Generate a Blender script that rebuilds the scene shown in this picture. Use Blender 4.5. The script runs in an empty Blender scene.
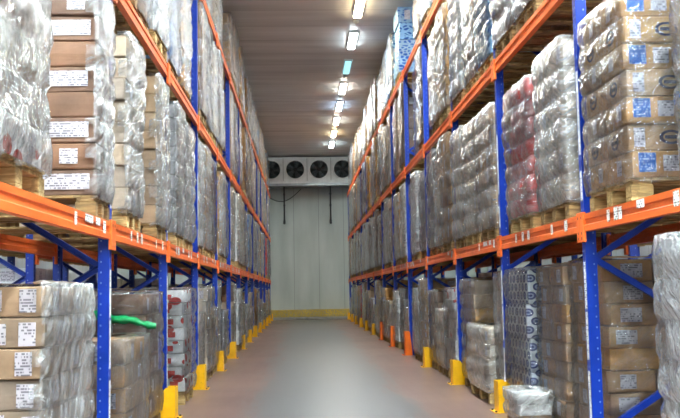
import bpy, math, random
from mathutils import Vector, Matrix, noise
from mathutils.bvhtree import BVHTree

random.seed(7)
SC = bpy.context.scene
COL = SC.collection
PI = math.pi

# ------------------------------------------------------------------ layout (metres)
XR, XL = 2.08, -1.41            # aisle line of the posts, right and left rack
FR, FL = 2.03, -1.36            # aisle face of the loads
YR, YL, BAY = 6.37, 6.46, 2.7   # first frame, bay length
DEP = 1.06                      # frame depth
BZ = (1.635, 3.471, 5.391)      # underside of the beams
BH = 0.125
LEVZ = (0.0, BZ[0] + BH, BZ[1] + BH, BZ[2] + BH)
CEIL = 7.23
YW = 40.1
NB = 12
PAL = 0.144

# ------------------------------------------------------------------ materials
def newmat(name):
    m = bpy.data.materials.new(name)
    m.use_nodes = True
    nt = m.node_tree
    nt.nodes.clear()
    out = nt.nodes.new('ShaderNodeOutputMaterial')
    return m, nt, out

class G:
    """tiny node-graph helper"""
    def __init__(s, nt): s.nt = nt
    def n(s, t, **kw):
        nd = s.nt.nodes.new(t)
        for k, v in kw.items():
            if k == 'ins':
                for kk, vv in v.items():
                    if isinstance(vv, bpy.types.NodeSocket): s.nt.links.new(vv, nd.inputs[kk])
                    else: nd.inputs[kk].default_value = vv
            else: setattr(nd, k, v)
        return nd
    def math(s, op, a, b=0.0, c=0.0, clamp=False):
        nd = s.nt.nodes.new('ShaderNodeMath'); nd.operation = op; nd.use_clamp = clamp
        for i, v in enumerate((a, b, c)):
            if isinstance(v, bpy.types.NodeSocket): s.nt.links.new(v, nd.inputs[i])
            else: nd.inputs[i].default_value = v
        return nd.outputs[0]
    def mix(s, fac, a, b, mode='MIX'):
        nd = s.nt.nodes.new('ShaderNodeMix'); nd.data_type = 'RGBA'; nd.blend_type = mode
        for i, v in ((0, fac), (6, a), (7, b)):
            if isinstance(v, bpy.types.NodeSocket): s.nt.links.new(v, nd.inputs[i])
            else: nd.inputs[i].default_value = v if i == 0 else (*v[:3], 1)
        return nd.outputs[2]
    def ramp(s, fac, stops):
        nd = s.nt.nodes.new('ShaderNodeValToRGB'); s.nt.links.new(fac, nd.inputs[0])
        e = nd.color_ramp.elements
        while len(e) < len(stops): e.new(0.5)
        for k, (p, c) in enumerate(stops):
            e[k].position = p; e[k].color = (*c, 1) if len(c) == 3 else c
        return nd.outputs[0]
    def xyz(s, sock):
        nd = s.nt.nodes.new('ShaderNodeSeparateXYZ'); s.nt.links.new(sock, nd.inputs[0]); return nd.outputs
    def comb(s, x, y, z):
        nd = s.nt.nodes.new('ShaderNodeCombineXYZ')
        for i, v in enumerate((x, y, z)):
            if isinstance(v, bpy.types.NodeSocket): s.nt.links.new(v, nd.inputs[i])
            else: nd.inputs[i].default_value = v
        return nd.outputs[0]

def srgb(r, g, b):
    f = lambda c: (c / 255 / 12.92) if c <= 10 else ((c / 255 + 0.055) / 1.055) ** 2.4
    return (f(r), f(g), f(b))

def principled(g, out, **ins):
    p = g.n('ShaderNodeBsdfPrincipled', ins=ins)
    g.nt.links.new(p.outputs[0], out.inputs[0])
    return p

def simple(name, col, rough=0.5, metal=0.0, var=0.12, scale=6.0, bump=0.0, spec=0.5):
    m, nt, out = newmat(name); g = G(nt)
    tc = g.n('ShaderNodeTexCoord').outputs['Object']
    no = g.n('ShaderNodeTexNoise', ins={'Vector': tc, 'Scale': scale, 'Detail': 4.0}).outputs[0]
    dark = tuple(c * (1 - var * 2) for c in col); lite = tuple(min(1, c * (1 + var)) for c in col)
    c = g.ramp(no, [(0.3, dark), (0.7, lite)])
    ins = {'Base Color': c, 'Roughness': rough, 'Metallic': metal, 'Specular IOR Level': spec}
    if bump:
        ins['Normal'] = g.n('ShaderNodeBump', ins={'Height': no, 'Strength': bump, 'Distance': 0.01}).outputs[0]
    principled(g, out, **ins)
    return m

def painted(name, col, chip, rough=0.42, wear=0.66):
    m, nt, out = newmat(name); g = G(nt)
    tc = g.n('ShaderNodeTexCoord').outputs['Object']
    inf = g.n('ShaderNodeObjectInfo')
    v = g.n('ShaderNodeVectorMath', operation='ADD', ins={0: tc, 1: inf.outputs['Location']}).outputs[0]
    n1 = g.n('ShaderNodeTexNoise', ins={'Vector': v, 'Scale': 2.2, 'Detail': 6.0, 'Roughness': 0.65}).outputs[0]
    n2 = g.n('ShaderNodeTexNoise', ins={'Vector': v, 'Scale': 22.0, 'Detail': 5.0, 'Roughness': 0.7}).outputs[0]
    base = g.ramp(n1, [(0.3, tuple(c * 0.72 for c in col)), (0.7, tuple(min(1, c * 1.15) for c in col))])
    w = g.ramp(n2, [(wear, (0, 0, 0)), (wear + 0.06, (1, 1, 1))])
    c = g.mix(w, base, chip)
    principled(g, out, **{'Base Color': c, 'Roughness': rough, 'Specular IOR Level': 0.36,
               'Normal': g.n('ShaderNodeBump', ins={'Height': n2, 'Strength': 0.12, 'Distance': 0.004}).outputs[0]})
    return m

def carton_mat(name, col, pale=0.2, pattern=None):
    """corrugated board with scuffs; optional printed pattern"""
    m, nt, out = newmat(name); g = G(nt)
    tc = g.n('ShaderNodeTexCoord').outputs['Object']
    inf = g.n('ShaderNodeObjectInfo')
    rnd = inf.outputs['Random']
    off = g.n('ShaderNodeVectorMath', operation='ADD', ins={0: tc, 1: inf.outputs['Location']}).outputs[0]
    n1 = g.n('ShaderNodeTexNoise', ins={'Vector': off, 'Scale': 3.0, 'Detail': 6.0, 'Roughness': 0.62}).outputs[0]
    st = g.n('ShaderNodeMapping', ins={'Vector': off, 'Scale': (3.0, 3.0, 45.0)}).outputs[0]
    n2 = g.n('ShaderNodeTexNoise', ins={'Vector': st, 'Scale': 1.0, 'Detail': 3.0}).outputs[0]
    c = g.ramp(n1, [(0.28, tuple(k * 0.62 for k in col)), (0.5, col), (0.75, tuple(min(1, k * (1.1 + pale)) for k in col))])
    c = g.mix(g.math('MULTIPLY', n2, 0.45), c, tuple(k * 0.6 for k in col))
    hue = g.n('ShaderNodeHueSaturation', ins={'Saturation': g.math('MULTIPLY_ADD', rnd, 0.35, 0.8),
              'Value': g.math('MULTIPLY_ADD', rnd, 0.4, 0.8), 'Color': c}).outputs[0]
    c = hue
    x, y, z = g.xyz(tc)
    u = g.math('ADD', x, y)
    if pattern == 'oval':
        def lat(du, dv):
            fu = g.math('SUBTRACT', g.math('FRACT', g.math('ADD', g.math('MULTIPLY', u, 1 / 0.13), du)), 0.5)
            fv = g.math('SUBTRACT', g.math('FRACT', g.math('ADD', g.math('MULTIPLY', z, 1 / 0.16), dv)), 0.5)
            return g.math('SQRT', g.math('ADD', g.math('POWER', g.math('MULTIPLY', fu, 1.0), 2), g.math('POWER', g.math('MULTIPLY', fv, 1.55), 2)))
        d = g.math('MINIMUM', lat(10.0, 10.0), lat(10.5, 10.5))
        ins_ = g.math('LESS_THAN', d, 0.36)
        bar = g.math('LESS_THAN', g.math('ABSOLUTE', g.math('SUBTRACT', d, 0.16)), 0.05)
        c = g.mix(ins_, c, srgb(28, 42, 100))
        c = g.mix(g.math('MULTIPLY', bar, 0.7), c, srgb(150, 160, 190))
    elif pattern == 'blue':
        vo = g.n('ShaderNodeTexVoronoi', feature='DISTANCE_TO_EDGE', ins={'Vector': g.n('ShaderNodeMapping', ins={'Vector': off, 'Scale': (9, 9, 16)}).outputs[0], 'Scale': 1.0}).outputs['Distance']
        c = g.mix(g.math('GREATER_THAN', vo, 0.16), c, srgb(30, 88, 170))
    elif pattern == 'red':
        vo = g.n('ShaderNodeTexVoronoi', ins={'Vector': g.n('ShaderNodeMapping', ins={'Vector': off, 'Scale': (4, 4, 6)}).outputs[0], 'Scale': 1.0}).outputs['Distance']
        c = g.mix(g.math('LESS_THAN', vo, 0.3), c, srgb(190, 50, 40))
    b = g.n('ShaderNodeBump', ins={'Height': g.math('ADD', n1, g.math('MULTIPLY', n2, 0.3)), 'Strength': 0.35, 'Distance': 0.012}).outputs[0]
    principled(g, out, **{'Base Color': c, 'Roughness': 0.62, 'Normal': b})
    return m

def print_mat(name, paper, ink, rows=9.0):
    """paper sticker with rows of small illegible print"""
    m, nt, out = newmat(name); g = G(nt)
    tc = g.n('ShaderNodeTexCoord').outputs['Object']
    inf = g.n('ShaderNodeObjectInfo')
    x, y, z = g.xyz(tc)
    u = g.math('ADD', x, y)
    row = g.math('FRACT', g.math('MULTIPLY', z, 1 / 0.016))
    ri = g.math('FLOOR', g.math('MULTIPLY', z, 1 / 0.016))
    v = g.comb(g.math('MULTIPLY', u, 70.0), g.math('MULTIPLY', ri, 3.7), g.math('MULTIPLY', inf.outputs['Random'], 50.0))
    no = g.n('ShaderNodeTexNoise', ins={'Vector': v, 'Scale': 1.0, 'Detail': 1.0}).outputs[0]
    k = g.math('MULTIPLY', g.math('LESS_THAN', row, 0.62), g.math('GREATER_THAN', no, 0.5))
    big = g.n('ShaderNodeTexNoise', ins={'Vector': v, 'Scale': 0.12, 'Detail': 1.0}).outputs[0]
    k = g.math('MULTIPLY', k, g.math('GREATER_THAN', big, 0.42))
    c = g.mix(g.math('MULTIPLY', k, 0.75), paper, ink)
    principled(g, out, **{'Base Color': c, 'Roughness': 0.45})
    return m

def film_mat():
    m, nt, out = newmat('stretch_film'); g = G(nt)
    tc = g.n('ShaderNodeTexCoord').outputs['Object']
    inf = g.n('ShaderNodeObjectInfo')
    rnd = inf.outputs['Random']
    col = g.n('ShaderNodeSeparateColor', ins={0: inf.outputs['Color']}).outputs
    x, y, z = g.xyz(tc)
    u = g.math('ADD', x, y)
    ang = g.math('MULTIPLY_ADD', rnd, 0.9, 0.25)
    ca, sa = g.math('COSINE', ang), g.math('SINE', ang)
    a = g.math('ADD', g.math('MULTIPLY', u, ca), g.math('MULTIPLY', z, sa))
    b = g.math('SUBTRACT', g.math('MULTIPLY', z, ca), g.math('MULTIPLY', u, sa))
    w = g.math('MULTIPLY', rnd, 90.0)
    def nz(sa_, sb_, det, dist=0.0):
        v = g.comb(g.math('MULTIPLY', a, sa_), g.math('MULTIPLY', b, sb_), w)
        return g.n('ShaderNodeTexNoise', ins={'Vector': v, 'Scale': 1.0, 'Detail': det, 'Distortion': dist, 'Roughness': 0.6}).outputs[0]
    wr = nz(2.0, 18.0, 4.0, 0.7)        # long stretch wrinkles
    cr = g.n('ShaderNodeTexNoise', ins={'Vector': g.comb(u, z, w), 'Scale': 9.0, 'Detail': 4.0, 'Distortion': 1.5}).outputs[0]
    ridge = g.math('SUBTRACT', 1.0, g.math('ABSOLUTE', g.math('MULTIPLY', g.math('SUBTRACT', wr, 0.5), 5.0)), clamp=True)
    rid2 = g.math('SUBTRACT', 1.0, g.math('ABSOLUTE', g.math('MULTIPLY', g.math('SUBTRACT', cr, 0.5), 7.0)), clamp=True)
    hgt = g.math('ADD', g.math('MULTIPLY', wr, 1.0), g.math('MULTIPLY', cr, 0.9))
    bump = g.n('ShaderNodeBump', ins={'Height': hgt, 'Strength': 1.0, 'Distance': 0.034}).outputs[0]
    milky = g.n('ShaderNodeTexNoise', ins={'Vector': g.comb(u, z, w), 'Scale': 2.3, 'Detail': 2.0}).outputs[0]
    streak = g.math('MULTIPLY', g.math('POWER', ridge, 4.0), g.math('ADD', rid2, 0.25))
    patch = g.ramp(milky, [(0.42, (0, 0, 0)), (0.68, (1, 1, 1))])
    op = g.math('MULTIPLY', col[0], g.math('MULTIPLY_ADD', patch, 0.42, 0.0))
    op = g.math('ADD', op, g.math('MULTIPLY', streak, g.math('MULTIPLY_ADD', col[0], 0.75, 0.08)))
    op = g.math('MINIMUM', op, 0.8, clamp=True)
    tint = g.mix(milky, (0.44, 0.50, 0.58), (0.80, 0.81, 0.82))
    tint = g.mix(g.math('MULTIPLY', g.math('FRACT', g.math('MULTIPLY', rnd, 17.3)), 0.5), tint, (0.80, 0.73, 0.62))
    sh = g.n('ShaderNodeBsdfPrincipled', ins={'Base Color': tint, 'Roughness': 0.22, 'Specular IOR Level': 1.0, 'IOR': 1.6, 'Normal': bump})
    tr = g.n('ShaderNodeBsdfTransparent', ins={0: (0.97, 0.98, 1.0, 1)})
    gl = g.n('ShaderNodeBsdfGlossy', ins={'Color': (1, 1, 1, 1), 'Roughness': 0.09, 'Normal': bump})
    fr = g.n('ShaderNodeFresnel', ins={'IOR': 1.48, 'Normal': bump}).outputs[0]
    # several layers of film on top of each other: 1 - (1 - F)^n
    lay = g.math('SUBTRACT', 1.0, g.math('POWER', g.math('SUBTRACT', 1.0, fr), g.math('MULTIPLY_ADD', col[0], 2.8, 1.0)), clamp=True)
    clear = g.n('ShaderNodeMixShader', ins={0: lay})
    nt.links.new(tr.outputs[0], clear.inputs[1]); nt.links.new(gl.outputs[0], clear.inputs[2])
    mx = g.n('ShaderNodeMixShader', ins={0: op})
    nt.links.new(clear.outputs[0], mx.inputs[1]); nt.links.new(sh.outputs[0], mx.inputs[2])
    nt.links.new(mx.outputs[0], out.inputs[0])
    return m

def wood_mat(name, c0, c1):
    m, nt, out = newmat(name); g = G(nt)
    tc = g.n('ShaderNodeTexCoord').outputs['Object']
    inf = g.n('ShaderNodeObjectInfo')
    v = g.n('ShaderNodeVectorMath', operation='ADD', ins={0: tc, 1: inf.outputs['Location']}).outputs[0]
    st = g.n('ShaderNodeMapping', ins={'Vector': v, 'Scale': (4.0, 14.0, 30.0)}).outputs[0]
    n1 = g.n('ShaderNodeTexNoise', ins={'Vector': st, 'Scale': 1.5, 'Detail': 6.0, 'Distortion': 0.8}).outputs[0]
    n2 = g.n('ShaderNodeTexNoise', ins={'Vector': v, 'Scale': 7.0, 'Detail': 4.0}).outputs[0]
    c = g.ramp(n1, [(0.25, tuple(k * 0.5 for k in c0)), (0.5, c0), (0.75, c1)])
    c = g.mix(g.math('MULTIPLY', g.math('GREATER_THAN', n2, 0.6), 0.45), c, tuple(k * 0.4 for k in c0))
    principled(g, out, **{'Base Color': c, 'Roughness': 0.75,
               'Normal': g.n('ShaderNodeBump', ins={'Height': n1, 'Strength': 0.4, 'Distance': 0.006}).outputs[0]})
    return m

def emit_mat(name, col, strength):
    m, nt, out = newmat(name); g = G(nt)
    tc = g.n('ShaderNodeTexCoord').outputs['Object']
    # slight unevenness along the tube
    no = g.n('ShaderNodeTexNoise', ins={'Vector': tc, 'Scale': 3.0}).outputs[0]
    e = g.n('ShaderNodeEmission', ins={'Color': (*col, 1), 'Strength': g.math('MULTIPLY_ADD', no, strength * 0.2, strength * 0.9)})
    nt.links.new(e.outputs[0], out.inputs[0])
    return m

M = {}
M['blue'] = painted('rack_blue_paint', srgb(12, 50, 152), srgb(120, 135, 170), 0.38, 0.70)
M['orange'] = painted('rack_orange_paint', srgb(232, 106, 42), srgb(190, 150, 125), 0.42, 0.67)
M['guard_yellow'] = painted('guard_yellow_paint', srgb(238, 176, 10), srgb(60, 52, 40), 0.45, 0.66)
M['guard_orange'] = painted('guard_orange_paint', srgb(240, 110, 20), srgb(70, 50, 40), 0.45, 0.68)
M['kerb_yellow'] = painted('kerb_yellow_paint', srgb(205, 172, 50), srgb(140, 142, 128), 0.5, 0.5)
M['hole_light'] = simple('post_hole_light', srgb(120, 140, 190), 0.5)  # pale colour stands for light seen through the post slots
M['dark'] = simple('dark_steel', srgb(38, 42, 46), 0.5)
M['galv'] = simple('galvanised', srgb(150, 155, 160), 0.4, 0.6)
M['white_metal'] = simple('white_enamel', srgb(212, 216, 216), 0.4, 0, 0.05)
M['fan_blade'] = simple('fan_blade', srgb(95, 105, 108), 0.4, 0.5)
M['cavity'] = simple('fan_cavity', srgb(70, 80, 80), 0.7)
M['wood'] = wood_mat('pallet_wood', srgb(172, 142, 90), srgb(214, 186, 130))
M['wood2'] = wood_mat('old_pallet_wood', srgb(142, 112, 70), srgb(188, 158, 106))
M['film'] = film_mat()
M['label'] = print_mat('paper_label', srgb(204, 198, 204), srgb(70, 66, 80))
M['bluelabel'] = print_mat('blue_label', srgb(25, 100, 190), srgb(150, 190, 230))
M['tag'] = print_mat('barcode_sticker', srgb(235, 235, 232), srgb(20, 20, 25))
M['tape'] = simple('packing_tape', srgb(205, 180, 140), 0.25, 0, 0.06)
M['emblem'] = simple('printed_emblem', srgb(58, 58, 78), 0.6)
M['strap'] = simple('green_plastic', srgb(15, 150, 85), 0.28, 0, 0.15, 14, 0.5)
M['redprint'] = simple('red_print', srgb(200, 45, 35), 0.5)
M['concrete_tan'] = simple('sack_top', srgb(228, 200, 140), 0.5, 0, .1)
LOOKS = ['dull', 'kraft', 'brown', 'pale', 'grey', 'white', 'whitered', 'bluepat', 'navy', 'pink', 'tan']
M['kraft'] = carton_mat('kraft_board', srgb(186, 142, 94))
M['brown'] = carton_mat('brown_board', srgb(124, 94, 76))
M['dull'] = carton_mat('dull_board', srgb(166, 140, 114))
M['pale'] = carton_mat('pale_board', srgb(205, 185, 162))
M['grey'] = carton_mat('grey_board', srgb(165, 163, 165))
M['white'] = carton_mat('white_board', srgb(222, 222, 222))
M['whitered'] = carton_mat('white_red_board', srgb(240, 238, 236), 0.1, 'red')
M['bluepat'] = carton_mat('blue_print_board', srgb(150, 190, 225), 0.1, 'blue')
M['navy'] = carton_mat('navy_oval_board', srgb(196, 200, 210), 0.1, 'oval')
M['pink'] = carton_mat('pink_sack', srgb(222, 88, 84))
M['tan'] = carton_mat('tan_board', srgb(222, 170, 104))

def floor_mat():
    m, nt, out = newmat('floor_concrete'); g = G(nt)
    tc = g.n('ShaderNodeTexCoord').outputs['Object']
    x, y, z = g.xyz(tc)
    n1 = g.n('ShaderNodeTexNoise', ins={'Vector': tc, 'Scale': 0.55, 'Detail': 6.0, 'Roughness': 0.6}).outputs[0]
    st = g.n('ShaderNodeMapping', ins={'Vector': tc, 'Scale': (3.0, 0.35, 1.0)}).outputs[0]
    n2 = g.n('ShaderNodeTexNoise', ins={'Vector': st, 'Scale': 1.4, 'Detail': 8.0, 'Roughness': 0.7}).outputs[0]
    n3 = g.n('ShaderNodeTexNoise', ins={'Vector': tc, 'Scale': 28.0, 'Detail': 6.0, 'Roughness': 0.7}).outputs[0]
    # tyre-polished grey lane down the middle, red-brown old coating at both sides
    d = g.math('ABSOLUTE', g.math('SUBTRACT', x, 0.33))
    lane = g.math('ADD', d, g.math('MULTIPLY', g.math('SUBTRACT', n2, 0.5), 1.6))
    k = g.ramp(lane, [(0.75, (0, 0, 0)), (1.3, (1, 1, 1))])
    grey = g.ramp(n2, [(0.3, srgb(68, 72, 74)), (0.7, srgb(106, 109, 110))])
    red = g.ramp(n1, [(0.3, srgb(92, 62, 50)), (0.7, srgb(136, 104, 90))])
    c = g.mix(g.math('MULTIPLY', k, 0.85), grey, red)
    c = g.mix(g.math('MULTIPLY', n3, 0.5), c, srgb(100, 88, 84))
    rough = g.math('MULTIPLY_ADD', n2, 0.12, 0.26)
    principled(g, out, **{'Base Color': c, 'Roughness': rough, 'Specular IOR Level': 0.36,
               'Normal': g.n('ShaderNodeBump', ins={'Height': n2, 'Strength': 0.08, 'Distance': 0.01}).outputs[0]})
    return m

def panel_mat(name, col, axis, pitch, off, streak):
    """insulated sandwich panels with thin joints every «pitch» metres"""
    m, nt, out = newmat(name); g = G(nt)
    tc = g.n('ShaderNodeTexCoord').outputs['Object']
    p = g.xyz(tc)[axis]
    f = g.math('ABSOLUTE', g.math('SUBTRACT', g.math('FRACT', g.math('MULTIPLY', g.math('SUBTRACT', p, off - 100 * pitch), 1 / pitch)), 0.5))
    joint = g.math('GREATER_THAN', f, 0.5 - 0.011 / pitch)
    n1 = g.n('ShaderNodeTexNoise', ins={'Vector': g.n('ShaderNodeMapping', ins={'Vector': tc, 'Scale': streak}).outputs[0], 'Scale': 1.0, 'Detail': 5.0}).outputs[0]
    c = g.ramp(n1, [(0.3, tuple(k * 0.8 for k in col)), (0.7, tuple(min(1, k * 1.12) for k in col))])
    c = g.mix(g.math('MULTIPLY', joint, 0.6), c, tuple(k * 0.3 for k in col))
    principled(g, out, **{'Base Color': c, 'Roughness': 0.38,
               'Normal': g.n('ShaderNodeBump', ins={'Height': g.math('SUBTRACT', g.math('MULTIPLY', n1, 0.3), joint), 'Strength': 0.3, 'Distance': 0.01}).outputs[0]})
    return m

M['floor'] = floor_mat()
M['wall'] = panel_mat('wall_panel', srgb(176, 184, 179), 0, 1.12, -0.34, (1.5, 1.5, 0.3))
M['sidewall'] = panel_mat('side_wall_panel', srgb(190, 194, 194), 1, 1.12, 0.0, (1.0, 1.0, 0.3))
M['ceil'] = panel_mat('ceiling_panel', srgb(228, 230, 231), 1, 1.15, 0.2, (0.25, 2.6, 1.0))

# ------------------------------------------------------------------ mesh helpers
class MB:
    def __init__(s): s.v, s.f, s.m = [], [], []
    def quadbox(s, lo, hi, mi=0):
        b = len(s.v)
        for z in (lo[2], hi[2]):
            s.v += [(lo[0], lo[1], z), (hi[0], lo[1], z), (hi[0], hi[1], z), (lo[0], hi[1], z)]
        for q in ((3, 2, 1, 0), (4, 5, 6, 7), (0, 1, 5, 4), (1, 2, 6, 5), (2, 3, 7, 6), (3, 0, 4, 7)):
            s.f.append(tuple(b + i for i in q)); s.m.append(mi)
        return s
    def chamfer(s, lo, hi, r=0.006, mi=0):
        """box with chamfered edges"""
        c = [(lo[i] + hi[i]) / 2 for i in range(3)]; h = [(hi[i] - lo[i]) / 2 for i in range(3)]
        r = min(r, min(h) * 0.45)
        b = len(s.v); idx = {}
        for sx in (-1, 1):
            for sy in (-1, 1):
                for sz in (-1, 1):
                    for ax in range(3):
                        p = [sx * (h[0] - r), sy * (h[1] - r), sz * (h[2] - r)]
                        p[ax] = (sx, sy, sz)[ax] * h[ax]
                        idx[(sx, sy, sz, ax)] = len(s.v)
                        s.v.append(tuple(c[i] + p[i] for i in range(3)))
        def face(ids, n):
            p = [Vector(s.v[i]) for i in ids]
            nn = (p[1] - p[0]).cross(p[2] - p[0])
            if nn.dot(Vector(n)) < 0: ids = ids[::-1]
            s.f.append(tuple(ids)); s.m.append(mi)
        for ax in range(3):
            o = [i for i in range(3) if i != ax]
            for sg in (-1, 1):
                ids = []
                for a, bb in ((-1, -1), (1, -1), (1, 1), (-1, 1)):
                    k = [0, 0, 0]; k[ax] = sg; k[o[0]] = a; k[o[1]] = bb
                    ids.append(idx[(*k, ax)])
                n = [0, 0, 0]; n[ax] = sg
                face(ids, n)
            for a in (-1, 1):
                for bb in (-1, 1):
                    k0 = [0, 0, 0]; k0[ax] = -1; k0[o[0]] = a; k0[o[1]] = bb
                    k1 = list(k0); k1[ax] = 1
                    n = [0, 0, 0]; n[o[0]] = a; n[o[1]] = bb
                    face([idx[(*k0, o[0])], idx[(*k1, o[0])], idx[(*k1, o[1])], idx[(*k0, o[1])]], n)
        for sx in (-1, 1):
            for sy in (-1, 1):
                for sz in (-1, 1):
                    face([idx[(sx, sy, sz, a)] for a in range(3)], (sx, sy, sz))
        return s
    def prism(s, poly, axis, a0, a1, mi=0):
        """extrude a closed 2-D polygon along an axis; poly in the other two axes' order"""
        o = [i for i in range(3) if i != axis]; n = len(poly); b = len(s.v)
        for a in (a0, a1):
            for p in poly:
                q = [0, 0, 0]; q[axis] = a; q[o[0]] = p[0]; q[o[1]] = p[1]; s.v.append(tuple(q))
        for i in range(n):
            j = (i + 1) % n
            s.f.append((b + i, b + j, b + n + j, b + n + i)); s.m.append(mi)
        s.f.append(tuple(b + i for i in range(n))[::-1]); s.m.append(mi)
        s.f.append(tuple(b + n + i for i in range(n))); s.m.append(mi)
        return s
    def tube(s, pts, r, seg=8, mi=0, cap=True):
        pts = [Vector(p) for p in pts]; b = len(s.v)
        rr = r if isinstance(r, (list, tuple)) else [r] * len(pts)
        for i, p in enumerate(pts):
            t = (pts[min(i + 1, len(pts) - 1)] - pts[max(i - 1, 0)]).normalized()
            up = Vector((0, 0, 1)) if abs(t.z) < 0.9 else Vector((1, 0, 0))
            x = t.cross(up).normalized(); y = x.cross(t)
            for k in range(seg):
                a = 2 * PI * k / seg
                s.v.append(tuple(p + (x * math.cos(a) + y * math.sin(a)) * rr[i]))
        for i in range(len(pts) - 1):
            for k in range(seg):
                k2 = (k + 1) % seg
                s.f.append((b + i * seg + k, b + i * seg + k2, b + (i + 1) * seg + k2, b + (i + 1) * seg + k)); s.m.append(mi)
        if cap:
            s.f.append(tuple(b + k for k in range(seg))[::-1]); s.m.append(mi)
            e = b + (len(pts) - 1) * seg
            s.f.append(tuple(e + k for k in range(seg))); s.m.append(mi)
        return s
    def mesh(s, name, mats, smooth=False):
        me = bpy.data.meshes.new(name)
        me.from_pydata(s.v, [], s.f)
        for m in (mats if isinstance(mats, (list, tuple)) else [mats]): me.materials.append(m)
        if any(s.m): me.polygons.foreach_set('material_index', s.m)
        if smooth: me.polygons.foreach_set('use_smooth', [True] * len(s.f))
        me.update()
        return me

def fix_normals(me):
    import bmesh
    bm = bmesh.new(); bm.from_mesh(me); bmesh.ops.recalc_face_normals(bm, faces=bm.faces); bm.to_mesh(me); bm.free()
    return me

def link(name, me, parent=None, loc=(0, 0, 0), rz=0.0):
    o = bpy.data.objects.new(name, me); COL.objects.link(o)
    o.location = loc; o.rotation_euler = (0, 0, rz)
    if parent: o.parent = parent
    return o

def tag(o, label=None, cat=None, group=None, kind=None):
    if label: o['label'] = label
    if cat: o['category'] = cat
    if group: o['group'] = group
    if kind: o['kind'] = kind
    return o

def copy_tree(o, parent=None):
    c = o.copy(); COL.objects.link(c); c.parent = parent
    for ch in list(o.children): copy_tree(ch, c)
    return c

ONES = ['', 'first', 'second', 'third', 'fourth', 'fifth', 'sixth', 'seventh', 'eighth', 'ninth', 'tenth', 'eleventh', 'twelfth',
        'thirteenth', 'fourteenth', 'fifteenth', 'sixteenth', 'seventeenth', 'eighteenth', 'nineteenth', 'twentieth']
def nth(n):
    if n <= 20: return ONES[n]
    t, u = divmod(n, 10)
    tens = {2: 'twent', 3: 'thirt', 4: 'fort'}[t]
    return tens + 'ieth' if u == 0 else tens + 'y-' + ONES[u]

# ------------------------------------------------------------------ camera
CAM = Vector((0, 0, 1.24))
CR = Vector((0.99896059, -0.042165, -0.01731604)); CF = Vector((0.04357822, 0.9948469, 0.09154548)); CU = CR.cross(CF)
FPX = 892.0
cd = bpy.data.cameras.new('camera'); cam = bpy.data.objects.new('camera', cd); COL.objects.link(cam)
mw = Matrix((CR, CU, -CF)).transposed().to_4x4(); mw.translation = CAM
cam.matrix_world = mw
cd.sensor_fit = 'HORIZONTAL'; cd.sensor_width = 36; cd.lens = FPX / 680 * 36; cd.clip_start = 0.05; cd.clip_end = 200
SC.camera = cam

# ------------------------------------------------------------------ room
RX0, RX1, RY0 = -7.6, 8.4, -6.0
def slab(name, lo, hi, mat):
    o = link(name, MB().quadbox(lo, hi).mesh(name, mat)); tag(o, kind='structure'); return o
slab('floor', (RX0, RY0, -0.2), (RX1, YW, 0), M['floor'])
slab('ceiling', (RX0, RY0, CEIL), (RX1, YW, CEIL + 0.2), M['ceil'])
slab('wall_back', (RX0, YW, -0.2), (RX1, YW + 0.2, CEIL + 0.2), M['wall'])
slab('wall_front', (RX0, RY0 - 0.2, -0.2), (RX1, RY0, CEIL + 0.2), M['wall'])
slab('wall_left', (RX0 - 0.2, RY0, -0.2), (RX0, YW, CEIL + 0.2), M['sidewall'])
slab('wall_right', (RX1, RY0, -0.2), (RX1 + 0.2, YW, CEIL + 0.2), M['sidewall'])

# ------------------------------------------------------------------ racks
def post_mesh():
    mb = MB()
    w, d, t = 0.04, 0.036, 0.004
    # lipped channel, open towards the rack
    poly = [(-w, -d), (w, -d), (w, -d + .016), (w - t, -d + .016), (w - t, -d + t), (-w + t, -d + t), (-w + t, d - t), (w - t, d - t), (w - t, d - .016), (w, d - .016), (w, d), (-w, d)]
    mb.prism(poly, 2, 0.008, 5.62)
    z = 0.12
    while z < 5.55:
        for sy in (-1, 1):                        # raised pale tabs for the perforation slots, both sides
            cx = 0.018
            y0, y1 = (-d - 0.0006, -d + 0.001) if sy < 0 else (d - 0.001, d + 0.0006)
            mb.quadbox((cx - 0.005, y0, z), (cx + 0.005, y1, z + 0.012), 1)
        for cy in (-0.018, 0.018):
            mb.quadbox((-w - 0.0006, cy - 0.005, z + 0.02), (-w + 0.001, cy + 0.005, z + 0.036), 1)
        z += 0.075
    return fix_normals(mb.mesh('post', [M['blue'], M['hole_light']]))
POST = post_mesh()
PLATE = MB().chamfer((-0.06, -0.07, 0), (0.06, 0.07, 0.008), 0.002).mesh('base_plate', M['blue'])
def brace_mesh(p0, p1):
    a, b = Vector(p0), Vector(p1); d = (b - a); L = d.length; mb = MB()
    poly = [(-0.022, -0.02), (0.022, -0.02), (0.022, 0.02), (0.018, 0.02), (0.018, -0.015), (-0.018, -0.015), (-0.018, 0.02), (-0.022, 0.02)]
    mb.prism(poly, 0, 0, L)
    ang = math.atan2(d.z, d.x)
    rot = Matrix.Rotation(-ang, 3, 'Y')
    mb.v = [tuple(rot @ Vector((v[0], v[2], v[1])) + a) for v in mb.v]
    return fix_normals(mb.mesh('brace', M['blue']))
BR = []
fz, rzs = [0.2, 1.44, 2.69, 3.94, 5.19], [0.82, 2.06, 3.31, 4.56]
for i in range(4):
    BR.append(brace_mesh((0.03, 0.0, fz[i]), (DEP - 0.03, 0.0, rzs[i])))
    BR.append(brace_mesh((0.03, 0.0, fz[i + 1]), (DEP - 0.03, 0.0, rzs[i])))
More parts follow.
